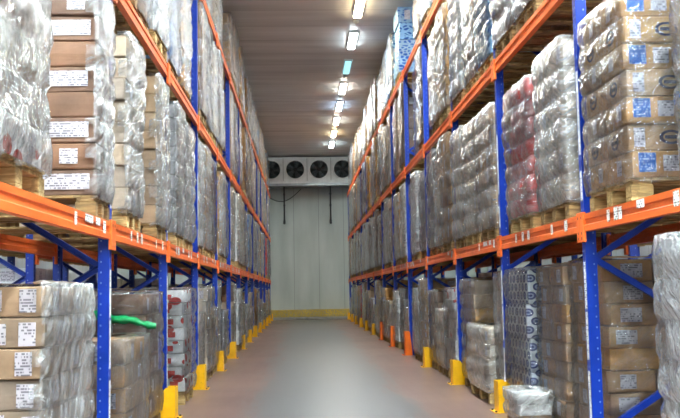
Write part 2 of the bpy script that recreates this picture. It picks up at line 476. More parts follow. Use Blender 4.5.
def make_frame():
    e = bpy.data.objects.new('upright_frame', None); COL.objects.link(e)
    link('post', POST, e)
    link('post', POST, e, (DEP, 0, 0), PI)
    link('base_plate', PLATE, e); link('base_plate', PLATE, e, (DEP, 0, 0))
    for b in BR: link('brace', b, e)
    return e
FRAME0 = make_frame()
frame_used = False
STRIPS = [MB().chamfer((-0.0425, -0.022, 0), (-0.0402, 0.02, h), 0.0008).mesh('sticker_strip', M['tag']) for h in (0.62, 0.34, 0.22)]
def frame(side, n, x, y, row):
    global frame_used
    o = FRAME0 if not frame_used else copy_tree(FRAME0)
    frame_used = True
    o.location = (x, y, 0); o.rotation_euler = (0, 0, 0 if side > 0 else PI)
    sd = 'right' if side > 0 else 'left'
    if row == 0:
        tag(o, f'blue perforated steel upright frame, {nth(n + 2)} from the front along the {sd} rack', 'rack upright', 'blue upright frames of the racks')
        if n <= 3:
            for k, (z, j) in enumerate(((1.08, 1), (0.72, 1), (0.1 + 0.2, 1), (1.86, 2), (2.2, 0))):
                if (n + k) % 4 != 3:
                    s_ = link('sticker_strip', STRIPS[j], o, (0, 0, z))
    else:
        tag(o, f'blue upright frame of the rear rack behind the {sd} rack, {nth(n)} from the front', 'rack upright', 'blue upright frames of the rear racks')

def beam_profile():
    return [(0, 0), (0.004, 0), (0.05, 0), (0.05, BH), (0, BH), (0, 0.088), (0.010, 0.08), (0.010, 0.05), (0, 0.042)]
L_BEAM = BAY - 0.075
BEAM = fix_normals(MB().prism(beam_profile(), 1, -L_BEAM / 2, L_BEAM / 2).mesh('rack_crossbeam', M['orange']))
def connector_mesh():
    mb = MB()
    mb.chamfer((-0.012, -0.036, -0.075), (0.012, 0.036, BH + 0.015), 0.002)
    for z in (-0.058, -0.02, 0.09):
        mb.quadbox((-0.0128, -0.006, z), (-0.011, 0.006, z + 0.018), 1)
    return mb.mesh('end_connector', [M['orange'], M['dark']])
CONN = connector_mesh()
TAGS = [MB().chamfer((-0.0015, -w / 2, 0), (0.0008, w / 2, h), 0.0004).mesh('barcode_sticker', M['tag']) for w, h in ((0.075, 0.085), (0.055, 0.08), (0.12, 0.05))]
def beam(side, lv, bay, x, y, rear=False, far=False, row=0):
    """x is the aisle face of the post line, y the bay centre"""
    o = link('rack_crossbeam', BEAM, None, (x, y, BZ[lv]), 0 if side > 0 else PI)
    for sg in (-1, 1):
        link('end_connector', CONN, o, (0.0, sg * (BAY / 2 - (0.0365)), 0))
    sd = 'right' if side > 0 else 'left'
    ln = ('lower', 'middle', 'top')[lv]
    where = 'rear' if rear else 'aisle-side'
    rk = 'rear rack behind the ' + sd + ' one' if row else sd + ' rack'
    tag(o, f'orange {where} beam, {ln} level, {nth(bay + 2)} bay from front, {rk}', 'rack beam', 'orange beams of the pallet racks')
    return o

for side, X0, Y0 in ((1, XR, YR), (-1, XL, YL)):
    for n in range(-1, NB + 1):
        frame(side, n, X0, Y0 + n * BAY, 0)
    for b in range(-1, NB):
        yc = Y0 + (b + 0.5) * BAY
        for lv in range(3):
            if lv == 2 and b < 1: continue
            if lv == 1 and b < 0: continue
            o = beam(side, lv, b, X0 - side * 0.053, yc)
            beam(side, lv, b, X0 + side * (DEP + 0.003), yc, True)
            if lv == 0 and b < 5:
                rs = random.Random(b * 7 + side)
                for k in range(rs.randint(5, 7)):
                    yy = rs.uniform(-1.2, 1.2) if b >= 0 else rs.uniform(-1.2, 1.2)
                    j = rs.randrange(3)
                    link('barcode_sticker', TAGS[j], o, (0.0, yy, 0.03 if j < 2 else 0.07))
    # rear rack, back to back
    for n in range(1, 5):
        frame(side, n, X0 + side * (DEP + 0.27), Y0 + n * BAY, 1)
    for b in range(1, 4):
        beam(side, 0, b, X0 + side * (DEP + 0.217), Y0 + (b + 0.5) * BAY, row=1)

# ------------------------------------------------------------------ loads
LV = ('ground level', 'lower beams', 'middle beams', 'top beams')
loads = []
def load(side, lv, y0, L, h, look, nx=2, ny=2, ch=0.165, op=0.4, xoff=0.0, dep=1.15, film=True, lab=None, lumpy=1.0, row=0, seed=None, look0=None, bare=False):
    loads.append(dict(side=side, lv=lv, y0=y0, L=L, h=h, look=look, nx=nx, ny=ny, ch=ch, op=op, xoff=xoff, dep=dep, film=film,
                      lab=lab or {}, lumpy=lumpy, row=row, look0=look0, bare=bare, seed=seed if seed is not None else len(loads)))

# --- left rack, lower beams
load(-1, 1, 3.92, 0.85, 1.45, 'brown', 2, 2, 0.20, 0.42, 0.0, lumpy=2.4, look0='whitered')
load(-1, 1, 5.96, 0.42, 1.40, 'brown', 2, 1, 0.168, 0.5, 0.0, lab={'front': 'wide'}, bare=True)
load(-1, 1, 7.02, 0.58, 1.40, 'pale', 2, 1, 0.165, 0.5, lumpy=1.8, bare=True, lab={'front': 'one'})
load(-1, 1, 8.45, 0.60, 1.42, 'dull', 2, 1, 0.18, 0.45, lumpy=1.8, bare=True, lab={'front': 'one'})
load(-1, 1, 9.72, 0.64, 1.42, 'grey', 2, 2, 0.165, 0.45, bare=True, lab={'front': 'one'})
# --- left rack, ground
load(-1, 0, 4.83, 0.98, 1.15, 'dull', 2, 2, 0.158, 0.5, 0.0, lab={'front': 'pair', 'aisle': 'one'}, bare=True)
load(-1, 0, 7.05, 0.82, 0.74, 'kraft', 2, 2, 0.18, 0.14, 0.0, lab={'front': 'one'}, lumpy=1.5)
load(-1, 0, 8.02, 0.85, 1.10, 'brown', 2, 2, 0.18, 0.08, 0.03, lab={'front': 'one'})
load(-1, 0, 10.2, 0.80, 1.14, 'whitered', 2, 2, 0.135, 0.04, -0.03, lab={'front': 'red'})
# --- right rack, lower beams
load(1, 1, 4.28, 0.78, 1.30, 'kraft', 2, 2, 0.26, 0.35, 0.20, lumpy=1.6)
load(1, 1, 5.37, 0.80, 1.19, 'kraft', 3, 2, 0.168, 0.10, 0.0, lab={'front': 'blue', 'aisle': 'oval'})
load(1, 1, 6.66, 0.80, 1.25, 'pale', 2, 2, 0.20, 0.45, 0.0)
load(1, 1, 7.72, 0.84, 1.20, 'pink', 2, 2, 0.17, 0.2, 0.0, lumpy=1.8)
load(1, 1, 9.22, 0.80, 1.28, 'kraft', 2, 2, 0.21, 0.36)
load(1, 1, 10.12, 0.80, 1.30, 'pale', 2, 2, 0.20, 0.42)
load(1, 1, 11.0, 0.72, 1.36, 'pale', 2, 2, 0.21, 0.5)
# --- right rack, ground
load(1, 0, 4.16, 0.85, 1.36, 'white', 2, 2, 0.24, 0.55, 0.0, lumpy=2.2)
load(1, 0, 6.47, 0.78, 1.29, 'kraft', 3, 2, 0.162, 0.08, 0.19, lab={'front': 'one', 'aisle': 'one'})
load(1, 0, 7.34, 0.78, 1.27, 'kraft', 2, 2, 0.165, 0.10, 0.14, lab={'aisle': 'one'})
load(1, 0, 7.70, 0.42, 0.19, 'white', 1, 1, 0.1, 0.4, -0.2, dep=0.29)
load(1, 0, 8.20, 0.80, 1.26, 'navy', 2, 2, 0.315, 0.05, 0.04)
load(1, 0, 9.16, 0.44, 1.25, 'pale', 2, 1, 0.18, 0.25, 0.06)
load(1, 0, 9.66, 1.05, 0.66, 'pale', 2, 2, 0.165, 0.5, -0.03, lumpy=1.8)
load(1, 0, 10.78, 0.80, 1.2, 'kraft', 2, 2, 0.17, 0.25, 0.05)

def bays_fill(side, lv, ystart, yend, seed, pitch, palette, hmin, hmax, opr, skip=()):
    """three loads to the bay from ystart on, kept clear of the frames"""
    rs = random.Random(seed)
    Y0 = YR if side > 0 else YL
    b0 = int(math.floor((ystart - Y0) / BAY)); per = int(pitch)
    for b in range(b0, NB):
        ya = Y0 + b * BAY + 0.07
        n = 3 if per == 3 or rs.random() < 0.25 else 2
        wid = 0.74 if n == 3 else 0.72
        for k in range(n):
            y = ya + 0.05 + k * (0.865 if n == 3 else 1.28) + rs.uniform(-0.015, 0.03 if n == 3 else 0.2)
            if y < ystart or y + 0.8 > yend: continue
            if any(a <= y <= c for a, c in skip): continue
            look = rs.choices(list(palette), weights=list(palette.values()))[0]
            load(side, lv, y, wid, rs.uniform(hmin, hmax), look, 2, 2, rs.choice((0.14, 0.165, 0.185, 0.21, 0.24)),
                 rs.choice((0.1, rs.uniform(*opr), rs.uniform(*opr))), rs.uniform(-0.02, 0.06) + (0.11 if b == 3 and y > Y0 + 3.4 * BAY else 0), lumpy=rs.uniform(1.0, 1.8), seed=rs.randrange(9999), bare=rs.random() < 0.6)
PA = {'kraft': 3, 'pale': 2, 'grey': 1.6, 'white': 1.3, 'brown': 2, 'pink': 0.4, 'whitered': 0.6, 'tan': 0.8, 'bluepat': 0.3}
PT = {'tan': 2, 'kraft': 2.5, 'pale': 2, 'grey': 1.5, 'brown': 1.5, 'white': 1, 'bluepat': 0.9}
YEND = 38.7
bays_fill(-1, 1, 10.6, YEND, 11, 2, PA, 1.3, 1.48, (0.35, 0.62))
bays_fill(-1, 2, 6.4, YEND, 12, 2, PT, 1.35, 1.55, (0.4, 0.66))
bays_fill(-1, 3, 11.8, YEND, 13, 2, PT, 1.05, 1.3, (0.4, 0.66))
bays_fill(-1, 0, 11.2, YEND, 14, 3, PA, 0.65, 1.3, (0.2, 0.5))
bays_fill(1, 1, 11.75, YEND, 21, 3, PA, 1.25, 1.5, (0.35, 0.6))
bays_fill(1, 2, 6.3, 14.4, 22, 3, PT, 1.35, 1.6, (0.35, 0.6))
bays_fill(1, 2, 14.45, YEND, 26, 2, PT, 1.35, 1.6, (0.35, 0.6))
bays_fill(1, 3, 11.7, 16.15, 23, 3, PT, 1.1, 1.3, (0.1, 0.4))
load(1, 3, 17.75, 0.80, 1.36, 'bluepat', 2, 2, 0.34, 0.05, film=False)
bays_fill(1, 3, 18.6, YEND, 24, 3, {'tan': 4, 'pale': 3, 'white': 2, 'bluepat': 1}, 1.1, 1.36, (0.05, 0.35))
bays_fill(1, 0, 11.55, YEND, 25, 3, PA, 0.65, 1.35, (0.2, 0.5))
# loads of the rear racks glimpsed through the ground bays
for side, Y0 in ((1, YR), (-1, YL)):
    for b in range(1, 4):
        for k in range(3):
            load(side, 0, Y0 + b * BAY + 0.11 + k * 0.865, 0.78, 1.0 + 0.13 * ((k * 7 + b * 3) % 4), ('kraft', 'white', 'brown', 'pale')[(k + b) % 4], 2, 2, 0.18, 0.2, film=False, row=1)
            load(side, 1, Y0 + b * BAY + 0.11 + k * 0.865, 0.78, 1.2, ('kraft', 'pale', 'brown')[(k + b) % 3], 2, 2, 0.2, 0.2, film=False, row=1)

# pallet: deck planks, three stringers, nine blocks, three runners (origin at the footprint's centre)
pal_cache = {}
def pallet_meshes(dx, dy, j):
    key = (round(dx, 3), round(dy, 3), j)
    if key in pal_cache: return pal_cache[key]
    rs = random.Random(str(key)); w = M['wood'] if j % 2 == 0 else M['wood2']
    hx, hy = dx / 2, dy / 2; by = min(0.1, dy * 0.16) ; bx = 0.1
    deck = MB(); nb = 5
    wid = dy / (nb + 0.55)
    for k in range(nb):
        y0 = -hy + k * (dy - wid) / (nb - 1)
        deck.chamfer((-hx, y0, 0.122 + rs.uniform(0, .001)), (hx, y0 + wid, 0.144), 0.003)
    def strg(x): return MB().chamfer((x - 0.06, -hy, 0.1), (x + 0.06, hy, 0.122), 0.003).mesh('stringer', w)
    def blk(x, y): return MB().chamfer((x - bx / 2 - .02, y - by / 2, 0.022), (x + bx / 2 + .02, y + by / 2, 0.1), 0.004).mesh('block', w)
    def run(y): return MB().chamfer((-hx, y - by / 2, 0), (hx, y + by / 2, 0.022), 0.003).mesh('runner', w)
    xs = (-hx + 0.07, 0, hx - 0.07); ys = (-hy + by / 2, 0, hy - by / 2)
    one = MB()
    res = dict(deck=deck.mesh('deck', w), stringer=[strg(x) for x in xs], block=[blk(x, y) for x in xs for y in ys], runner=[run(y) for y in ys])
    for me in [res['deck']] + res['stringer'] + res['block'] + res['runner']:
        b = len(one.v); one.v += [tuple(v.co) for v in me.vertices]; one.f += [tuple(b + i for i in p.vertices) for p in me.polygons]; one.m += [0] * len(me.polygons)
    res['all'] = one.mesh('pallet', w)
    pal_cache[key] = res
    return res

# carton: soft-edged box with slightly bulging faces
car_cache = {}
def carton_mesh(dx, dy, dz, look, var, soft):
    key = (round(dx, 3), round(dy, 3), round(dz, 3), look, var, soft)
    if key in car_cache: return car_cache[key]
    rs = random.Random(str(key))
    h = (dx / 2, dy / 2, dz / 2); r = 0.008 if not soft else 0.03
    g = [[-1, -1 + 2 * r / (2 * k) * 1.0, 0, 1 - r / k, 1] for k in h]
    for k in g: k[1] = -k[3]
    idx = {}; mb = MB()
    def vid(i, j, k):
        if (i, j, k) in idx: return idx[(i, j, k)]
        c = [g[0][i], g[1][j], g[2][k]]; p = [c[a] * h[a] for a in range(3)]
        e = [a for a in range(3) if abs(c[a]) == 1]
        if len(e) >= 2:
            for a in e: p[a] -= math.copysign(r * (0.3 if len(e) == 2 else 0.42), c[a])
        else:
            a = e[0]; o = [q for q in range(3) if q != a]
            bul = (0.007 if not soft else 0.03) * (1 - c[o[0]] ** 2) * (1 - c[o[1]] ** 2)
            p[a] += math.copysign(bul * (1 if a != 2 else 0.3), c[a])
        p = [q + rs.uniform(-.0022, .0022) * (1 if not soft else 3) for q in p]
        idx[(i, j, k)] = len(mb.v); mb.v.append(tuple(p)); return idx[(i, j, k)]
    for a in range(3):
        o = [q for q in range(3) if q != a]
        for s_ in (0, 4):
            for u in range(4):
                for v in range(4):
                    ids = []
                    for du, dv in ((0, 0), (1, 0), (1, 1), (0, 1)):
                        t = [0, 0, 0]; t[a] = s_; t[o[0]] = u + du; t[o[1]] = v + dv; ids.append(vid(*t))
                    flip = (s_ == 0) != (a == 1)
                    mb.f.append(tuple(ids[::-1] if flip else ids)); mb.m.append(0)
    me = mb.mesh('carton', M[look], smooth=soft)
    car_cache[key] = me
    return me

sheet_cache = {}
def sheet(kind, w, h, axis):
    """thin sticker: axis 'y' faces the camera end (-Y), 'x' faces the aisle (-X before turning)"""
    key = (kind, round(w, 3), round(h, 3), axis)
    if key in sheet_cache: return sheet_cache[key]
    mb = MB()
    if kind == 'emblem':
        n = 20; b = 0
        for k in range(n):
            a = 2 * PI * k / n
            for rr in (1.0, 0.68):
                for dd in (0.0, -0.0015):
                    mb.v.append((w / 2 * math.cos(a) * rr, dd, h / 2 * math.sin(a) * rr))
        for k in range(n):
            q = 4 * k; q2 = 4 * ((k + 1) % n)
            for i0, i1 in ((1, 3), (0, 1), (3, 2)):
                mb.f.append((q + i0, q2 + i0, q2 + i1, q + i1)); mb.m.append(0)
        mb.chamfer((-w * 0.27, -0.0015, -h * 0.12), (w * 0.27, 0, h * 0.12), 0.0003)
    else:
        mb.chamfer((-w / 2, -0.0015, -h / 2), (w / 2, 0.0005, h / 2), 0.0004)
    if axis == 'x': mb.v = [(v[1], -v[0], v[2]) for v in mb.v]
    mt = {'paper_label': 'label', 'blue_label': 'bluelabel', 'emblem': 'emblem', 'packing_tape': 'tape', 'red_mark': 'redprint'}[kind]
    me = mb.mesh(kind, M[mt]); fix_normals(me)
    sheet_cache[key] = me
    return me

film_cache = {}
def film_mesh(w, d, h, ch, seed, lump, res, bare=0):
    """crumpled shell of stretch film round a w x d x h load standing on z=0, hem a little below, top edge folded in"""
    mb = MB(); rad = 0.05
    off = 0.034
    hw, hd = w / 2 + off, d / 2 + off
    def arc(cx, cy, a0):
        return [(cx + rad * math.cos(a0 + PI / 2 * k / 3), cy + rad * math.sin(a0 + PI / 2 * k / 3)) for k in range(4)]
    per = []
    cs = arc(hw - rad, -hd + rad, -PI / 2), arc(hw - rad, hd - rad, 0), arc(-hw + rad, hd - rad, PI / 2), arc(-hw + rad, -hd + rad, PI)
    for i in range(4):
        per += cs[i]
        a, b = Vector(cs[i][-1]), Vector(cs[(i + 1) % 4][0]); L = (b - a).length; n = max(1, int(L / res))
        per += [tuple(a.lerp(b, k / n)) for k in range(1, n)]
    N = len(per); Mz = max(6, int((h + 0.05) / res * 1.25))
    so = Vector((seed * 3.17 % 50, seed * 1.71 % 50, seed * 0.93 % 50))
    rows = [(-0.025 + (h + 0.045) * k / Mz, 0.0) for k in range(Mz + 1)] + [(h + 0.028, 0.05), (h + 0.02, 0.16)]
    for iz, (z, inn) in enumerate(rows):
        sk = 0.012 * lump * noise.noise(Vector((z * 3.0, seed * 1.3, 0))); sk2 = 0.012 * lump * noise.noise(Vector((z * 3.0, seed * 1.3, 9)))
        for (x, y) in per:
            nv = Vector((x / hw, y / hd)); nn = Vector((math.copysign(abs(nv.x) ** 9, nv.x), math.copysign(abs(nv.y) ** 9, nv.y))).normalized()
            p = Vector((x, y, z))
            low = noise.noise(p * 2.6 + so)
            u = x + y
            wr = noise.noise(Vector((u * 3 + z * 2, (z - u * 0.6) * 13, seed)) + so)
            fine = noise.noise(p * 17 + so)
            seam = math.cos(2 * PI * z / ch) if z > 0 else 1
            dd = 0.011 * lump * (low + 0.3) + 0.006 * lump * wr + 0.003 * fine - 0.020 * max(0, seam) ** 3
            dd = max(dd, -0.017) - inn
            zz = z + (0.02 * fine * lump if iz in (0,) else 0) + (0.012 * wr if inn else 0)
            mb.v.append((x + nn.x * dd + sk, y + nn.y * dd + sk2, zz))
    R = len(rows)
    for r in range(R - 1):
        for k in range(N):
            k2 = (k + 1) % N
            mx, my = (per[k][0] + per[k2][0]) / 2, (per[k][1] + per[k2][1]) / 2
            if bare and my < -hd + 0.03 and -bare * mx < hw - 0.075 - 0.10 * noise.noise(Vector((rows[r][0] * 5, seed, 2))): continue   # film pulled off the front
            mb.f.append((r * N + k, r * N + k2, (r + 1) * N + k2, (r + 1) * N + k)); mb.m.append(0)
    return mb.mesh('stretch_wrap', M['film'], smooth=True)

# -- lay every load out: list of carton boxes
cartons = []
for L in loads:
    s_ = L['side']; rs = random.Random(L['seed'] * 13 + 5)
    face = (FR if s_ > 0 else -FL) + L['xoff']
    if L['row']: face += DEP + 0.29 + 0.0
    L['xf'] = face; L['cx'] = s_ * (face + L['dep'] / 2); L['cy'] = L['y0'] + L['L'] / 2
    L['z0'] = LEVZ[L['lv']]; L['zt'] = L['z0'] + PAL
    L['dist'] = L['cy']
    nl = max(1, int(round(L['h'] / L['ch']))); ch = L['h'] / nl; L['nl'] = nl; L['chx'] = ch
    sx, sy = L['dep'] / L['nx'], L['L'] / L['ny']
    L['cart'] = []
    for k in range(nl):
        jt = 1.5 if L['op'] < 0.25 and L['dist'] < 13 else 1.0
        ox, oy = rs.uniform(-.018, .018) * jt, rs.uniform(-.015, .015) * jt
        for i in range(L['nx']):
            for j in range(L['ny']):
                x = s_ * (face + (i + 0.5) * sx + ox + rs.uniform(-.003, .003)); y = L['y0'] + (j + 0.5) * sy + oy + rs.uniform(-.003, .003)
                z = L['zt'] + (k + 0.5) * ch
                c = dict(L=L, look=L['look0'] if L['look0'] and k == 0 else L['look'], i=i, j=j, k=k, p=(x, y, z), d=(sx - 0.016, sy - 0.016, ch - 0.005), rz=rs.uniform(-0.018, 0.018) * jt, hits=0)
                L['cart'].append(c); cartons.append(c)
# ordinals of the loads along each rack level
for s_ in (1, -1):
    for lv in range(4):
        for row in (0, 1):
            q = sorted([L for L in loads if L['side'] == s_ and L['lv'] == lv and L['row'] == row], key=lambda L: L['y0'])
            for n, L in enumerate(q): L['ord'] = n + 1

# -- which cartons the photo shows, and how large
bv, bf, owner = [], [], []
def addbox(lo, hi, own):
    mb = MB(); mb.quadbox(lo, hi); b = len(bv); bv.extend(mb.v)
    for f in mb.f: bf.append(tuple(b + i for i in f)); owner.append(own)
for c in cartons:
    p, d = c['p'], c['d']; addbox([p[a] - d[a] / 2 for a in range(3)], [p[a] + d[a] / 2 for a in range(3)], c)
for L in loads:
    L['hits'] = 0
    addbox((L['cx'] - L['dep'] / 2, L['y0'], L['z0']), (L['cx'] + L['dep'] / 2, L['y0'] + L['L'], L['zt']), L)
for side, X0, Y0 in ((1, XR, YR), (-1, XL, YL)):
    for n in range(0, NB + 1): addbox((X0 - .04, Y0 + n * BAY - .04, 0), (X0 + .04, Y0 + n * BAY + .04, 5.6), None)
    for lv in range(3): addbox((X0 - side * .05 - .02, 3.7, BZ[lv]), (X0 - side * .05 + .02, 38.8, BZ[lv] + BH), None)
tree = BVHTree.FromPolygons([Vector(v) for v in bv], bf)
for py in range(0, 418, 2):
    for px in range(0, 680, 2):
        d = (CF + CR * ((px + 1 - 340) / FPX) + CU * ((209 - py - 1) / FPX)).normalized()
        h = tree.ray_cast(CAM, d, 60)
        if h[2] is not None and owner[h[2]] is not None: owner[h[2]]['hits'] += 1
for L in loads: L['seen'] = L['hits'] + sum(c['hits'] for c in L['cart'])
show = sorted([c for c in cartons if c['hits'] > 0 and not c['L']['row']], key=lambda c: -c['hits'])[:300]
for c in show: c['one'] = True

LOOKTXT = {'dull': 'greyish brown', 'kraft': 'light brown', 'brown': 'dull brown', 'pale': 'pale beige', 'grey': 'grey', 'white': 'white', 'whitered': 'white red-printed',
           'bluepat': 'blue-printed', 'navy': 'white navy-oval', 'pink': 'pink plastic', 'tan': 'tan'}
def place(L):
    return f"{nth(L['ord'])} load from front, {'right' if L['side'] > 0 else 'left'} rack {LV[L['lv']]}"

stuff = MB()
def stuff_carton(c):
    L = c['L']; d = c['d']; p = c['p']
    b = len(stuff.v); stuff.chamfer([-q / 2 for q in d], [q / 2 for q in d], 0.008, LOOKS.index(c['look']))
    ca, sa = math.cos(c['rz']), math.sin(c['rz'])
    rs = random.Random(int(p[1] * 1000) + int(p[2] * 100))
    if rs.random() < 0.55 and c['i'] == 0 and L['look'] not in ('navy', 'bluepat'):
        w = d[1] * rs.uniform(0.2, 0.4); hh = d[2] * rs.uniform(0.4, 0.65); y = rs.uniform(-1, 1) * (d[1] / 2 - w / 2) * 0.9
        x0 = -L['side'] * d[0] / 2
        stuff.quadbox((x0 - 0.001, y - w / 2, -hh / 2), (x0 + 0.001, y + w / 2, hh / 2), len(LOOKS))
    if rs.random() < 0.5 and c['j'] == 0:
        w = d[0] * rs.uniform(0.2, 0.35); hh = d[2] * 0.6; x = rs.uniform(-1, 1) * (d[0] / 2 - w / 2) * 0.9
        stuff.quadbox((x - w / 2, -d[1] / 2 - 0.001, -hh / 2), (x + w / 2, -d[1] / 2 + 0.001, hh / 2), len(LOOKS))
    for q in range(b, len(stuff.v)):
        v = stuff.v[q]; stuff.v[q] = (v[0] * ca - v[1] * sa + p[0], v[0] * sa + v[1] * ca + p[1], v[2] + p[2])

def add_labels(o, c):
    """stickers, tape and marks on the two faces that look to the aisle and to the front"""
    L = c['L']; d = c['d']; s_ = L['side']; rs = random.Random(c['k'] * 31 + c['i'] * 7 + c['j'] * 3 + L['seed'])
    yf = -d[1] / 2 - 0.008; xf = -s_ * (d[0] / 2 + 0.008)
    def front(kind, x, z, w, h):
        link(kind, sheet(kind, min(w, d[0] * .9), min(h, d[2] * .86), 'y'), o, (x, yf, z))
    def aisle(kind, y, z, w, h):
        link(kind, sheet(kind, min(w, d[1] * .9), min(h, d[2] * .86), 'x'), o, (xf, y, z), 0 if s_ > 0 else PI)
    fr, ai = L['lab'].get('front'), L['lab'].get('aisle')
    near = -s_ * d[0] / 2          # the aisle end of the front face
    if c['j'] == 0 and (c['i'] == 0 or fr):
        if fr == 'wide' and c['k'] % 2 == 0: front('paper_label', near * 0.1, 0.005, d[0] * 0.72, d[2] * 0.62)
        elif fr == 'pair':
            front('paper_label', near + s_ * 0.09, rs.uniform(-.01, .01), 0.09, d[2] * 0.78)
            front('paper_label', near + s_ * rs.uniform(0.24, 0.3), rs.uniform(-.01, .01), 0.12, d[2] * 0.7)
            if c['k'] % 3 == 2: front('emblem', near + s_ * 0.44, 0, 0.14, d[2] * 0.6)
        elif fr == 'blue':
            if c['k'] % 2 == 0:
                front('blue_label', near + s_ * 0.09, 0.01, 0.11, 0.12); front('paper_label', near + s_ * 0.24, 0.005, 0.1, 0.1) if d[0] > 0.36 else None
            else:
                front('paper_label', near + s_ * 0.07, 0, 0.07, 0.12)
                front('emblem', near + s_ * 0.27, 0, 0.15, 0.09)
        elif fr == 'one' and rs.random() < 0.8: front('paper_label', near + s_ * rs.uniform(0.12, d[0] - 0.14), 0.0, rs.uniform(0.11, 0.17), d[2] * 0.66)
        elif fr == 'red': front('red_mark', near + s_ * rs.uniform(0.1, 0.2), rs.uniform(-.02, .02), 0.09, 0.06)
        elif rs.random() < 0.35: front('paper_label', near + s_ * rs.uniform(0.12, d[0] - 0.14), 0.0, 0.12, d[2] * 0.6)
        if not fr and L['look'] in ('kraft', 'brown', 'pale') and rs.random() < 0.4: front('packing_tape', 0, 0, 0.05, d[2])
    if c['i'] == 0:
        if ai == 'oval':
            if c['k'] % 2: aisle('emblem', 0.02, 0, 0.13, 0.1)
            else: aisle('paper_label', rs.uniform(-.08, .08), 0, 0.08, 0.1)
        elif ai == 'one' and rs.random() < 0.7: aisle('paper_label', rs.uniform(-.1, .1), 0, 0.11, d[2] * 0.7)
        elif L['look'] not in ('navy', 'pink', 'bluepat') and rs.random() < 0.35: aisle('paper_label', rs.uniform(-.1, .1), 0, 0.1, d[2] * 0.6)

far_films = {}
for L in loads:
    sd = 'right' if L['side'] > 0 else 'left'
    near = L['dist'] < 13 and L['row'] == 0
    # pallet
    pm = pallet_meshes(round(L['dep'], 2), round(L['L'], 2), L['seed'] % 2)
    loc = (L['cx'], L['cy'], L['z0'])
    if near and L['hits'] > 3:
        e = bpy.data.objects.new('pallet', None); COL.objects.link(e); e.location = loc
        link('deck', pm['deck'], e)
        for nm in ('stringer', 'block', 'runner'):
            for me in pm[nm]: link(nm, me, e)
    else:
        e = link('pallet', pm['all'], None, loc)
    if L['row']: tag(e, f"wooden pallet of the rear rack behind the {sd} rack, {nth(L['ord'])} from front, {LV[L['lv']]}", 'pallet', 'pallets in the rear racks')
    else: tag(e, 'wooden pallet under ' + place(L), 'pallet', f'wooden pallets on the {sd} rack')
    # cartons
    for c in L['cart']:
        if not c.get('one'):
            stuff_carton(c); continue
        soft = c['look'] == 'pink'
        me = carton_mesh(*c['d'], c['look'], (c['k'] * 5 + c['i'] * 3 + c['j']) % 4, soft)
        o = link('sack' if soft else 'carton', me, None, c['p'], c['rz'])
        top = 'top' if c['k'] == L['nl'] - 1 else nth(c['k'] + 1)
        pos = ('aisle' if c['i'] == 0 else 'inner' if c['i'] == L['nx'] - 1 else 'middle') + ('' if L['ny'] == 1 else ' front' if c['j'] == 0 else ' rear')
        tag(o, f"{LOOKTXT[c['look']]} {'sack' if soft else 'carton'}, {top} layer, {pos} column, {place(L)}", 'sack' if soft else 'carton', f'cartons of the {place(L)}'.replace(',', ''))
        add_labels(o, c)
    # film
    if L['film']:
        if L['dist'] < 14:
            me = film_mesh(L['dep'], L['L'], L['h'], L['chx'], L['seed'] + 1, L['lumpy'], 0.055, L['side'] if L['bare'] else 0)
            o = link('stretch_wrap', me, None, (L['cx'], L['cy'], L['zt']))
        else:
            kx = (L['seed'] % 6, L['side'] if L['bare'] else 0)
            if kx not in far_films: far_films[kx] = film_mesh(1.15, 0.78, 1.3, 0.18, kx[0] + 3, 1.6, 0.1, kx[1])
            o = link('stretch_wrap', far_films[kx], None, (L['cx'], L['cy'], L['zt']))
            o.scale = (L['dep'] / 1.15, L['L'] / 0.78, L['h'] / 1.3)
        o.color = (L['op'], 0, 0, 1)
        st_ = 'milky crumpled' if L['op'] > 0.4 else 'thin clear'
        tag(o, f'{st_} stretch film around {place(L)}', 'plastic wrap', f'stretch film wraps on the {sd} rack')
so = link('carton', stuff.mesh('carton', [M[k] for k in LOOKS] + [M['label']]))
tag(so, 'remaining stacked cartons inside the farther wrapped loads of both racks', 'cartons', kind='stuff')

# ------------------------------------------------------------------ column guards
def guard_mesh(col, H, B):
    """bent steel post protector: upright front plate with two sloping cheeks and a foot flange"""
    mb = MB()
    mb.chamfer((-0.075, -0.105, 0), (-0.068, 0.105, H), 0.003)
    for y in (-0.105, 0.098):
        mb.prism([(-0.07, 0.0), (B, 0.0), (B, 0.07), (0.02, H), (-0.07, H)], 1, y, y + 0.007)
    mb.chamfer((-0.12, -0.13, 0), (-0.06, 0.13, 0.008), 0.002)
    return fix_normals(mb.mesh('column_guard', M[col]))
GY, GO = guard_mesh('guard_yellow', 0.31, 0.19), guard_mesh('guard_orange', 0.45, 0.06)
BOLT = MB().tube([(0, 0, 0.008), (0, 0, 0.022)], 0.012, 6).mesh('anchor_bolt', M['dark'])
def guard(side, y, n, col='yellow', x=None):
    o = link('column_guard', GY if col == 'yellow' else GO, None, ((XR if side > 0 else XL) - side * 0.06 if x is None else x, y, 0), 0 if side > 0 else PI)
    for yy in (-0.09, 0.09): link('anchor_bolt', BOLT, o, (-0.1, yy, 0))
    tag(o, f"{col} steel column guard at the {nth(n)} post from the front, {'right' if side > 0 else 'left'} rack", 'column guard', f"column guards along the {'right' if side > 0 else 'left'} rack")
for n in range(1, NB + 1):
    guard(1, YR + n * BAY - 0.0, n + 2, 'orange' if n in (4, 5, 6) else 'yellow')
    guard(-1, YL + n * BAY - 0.0, n + 2)

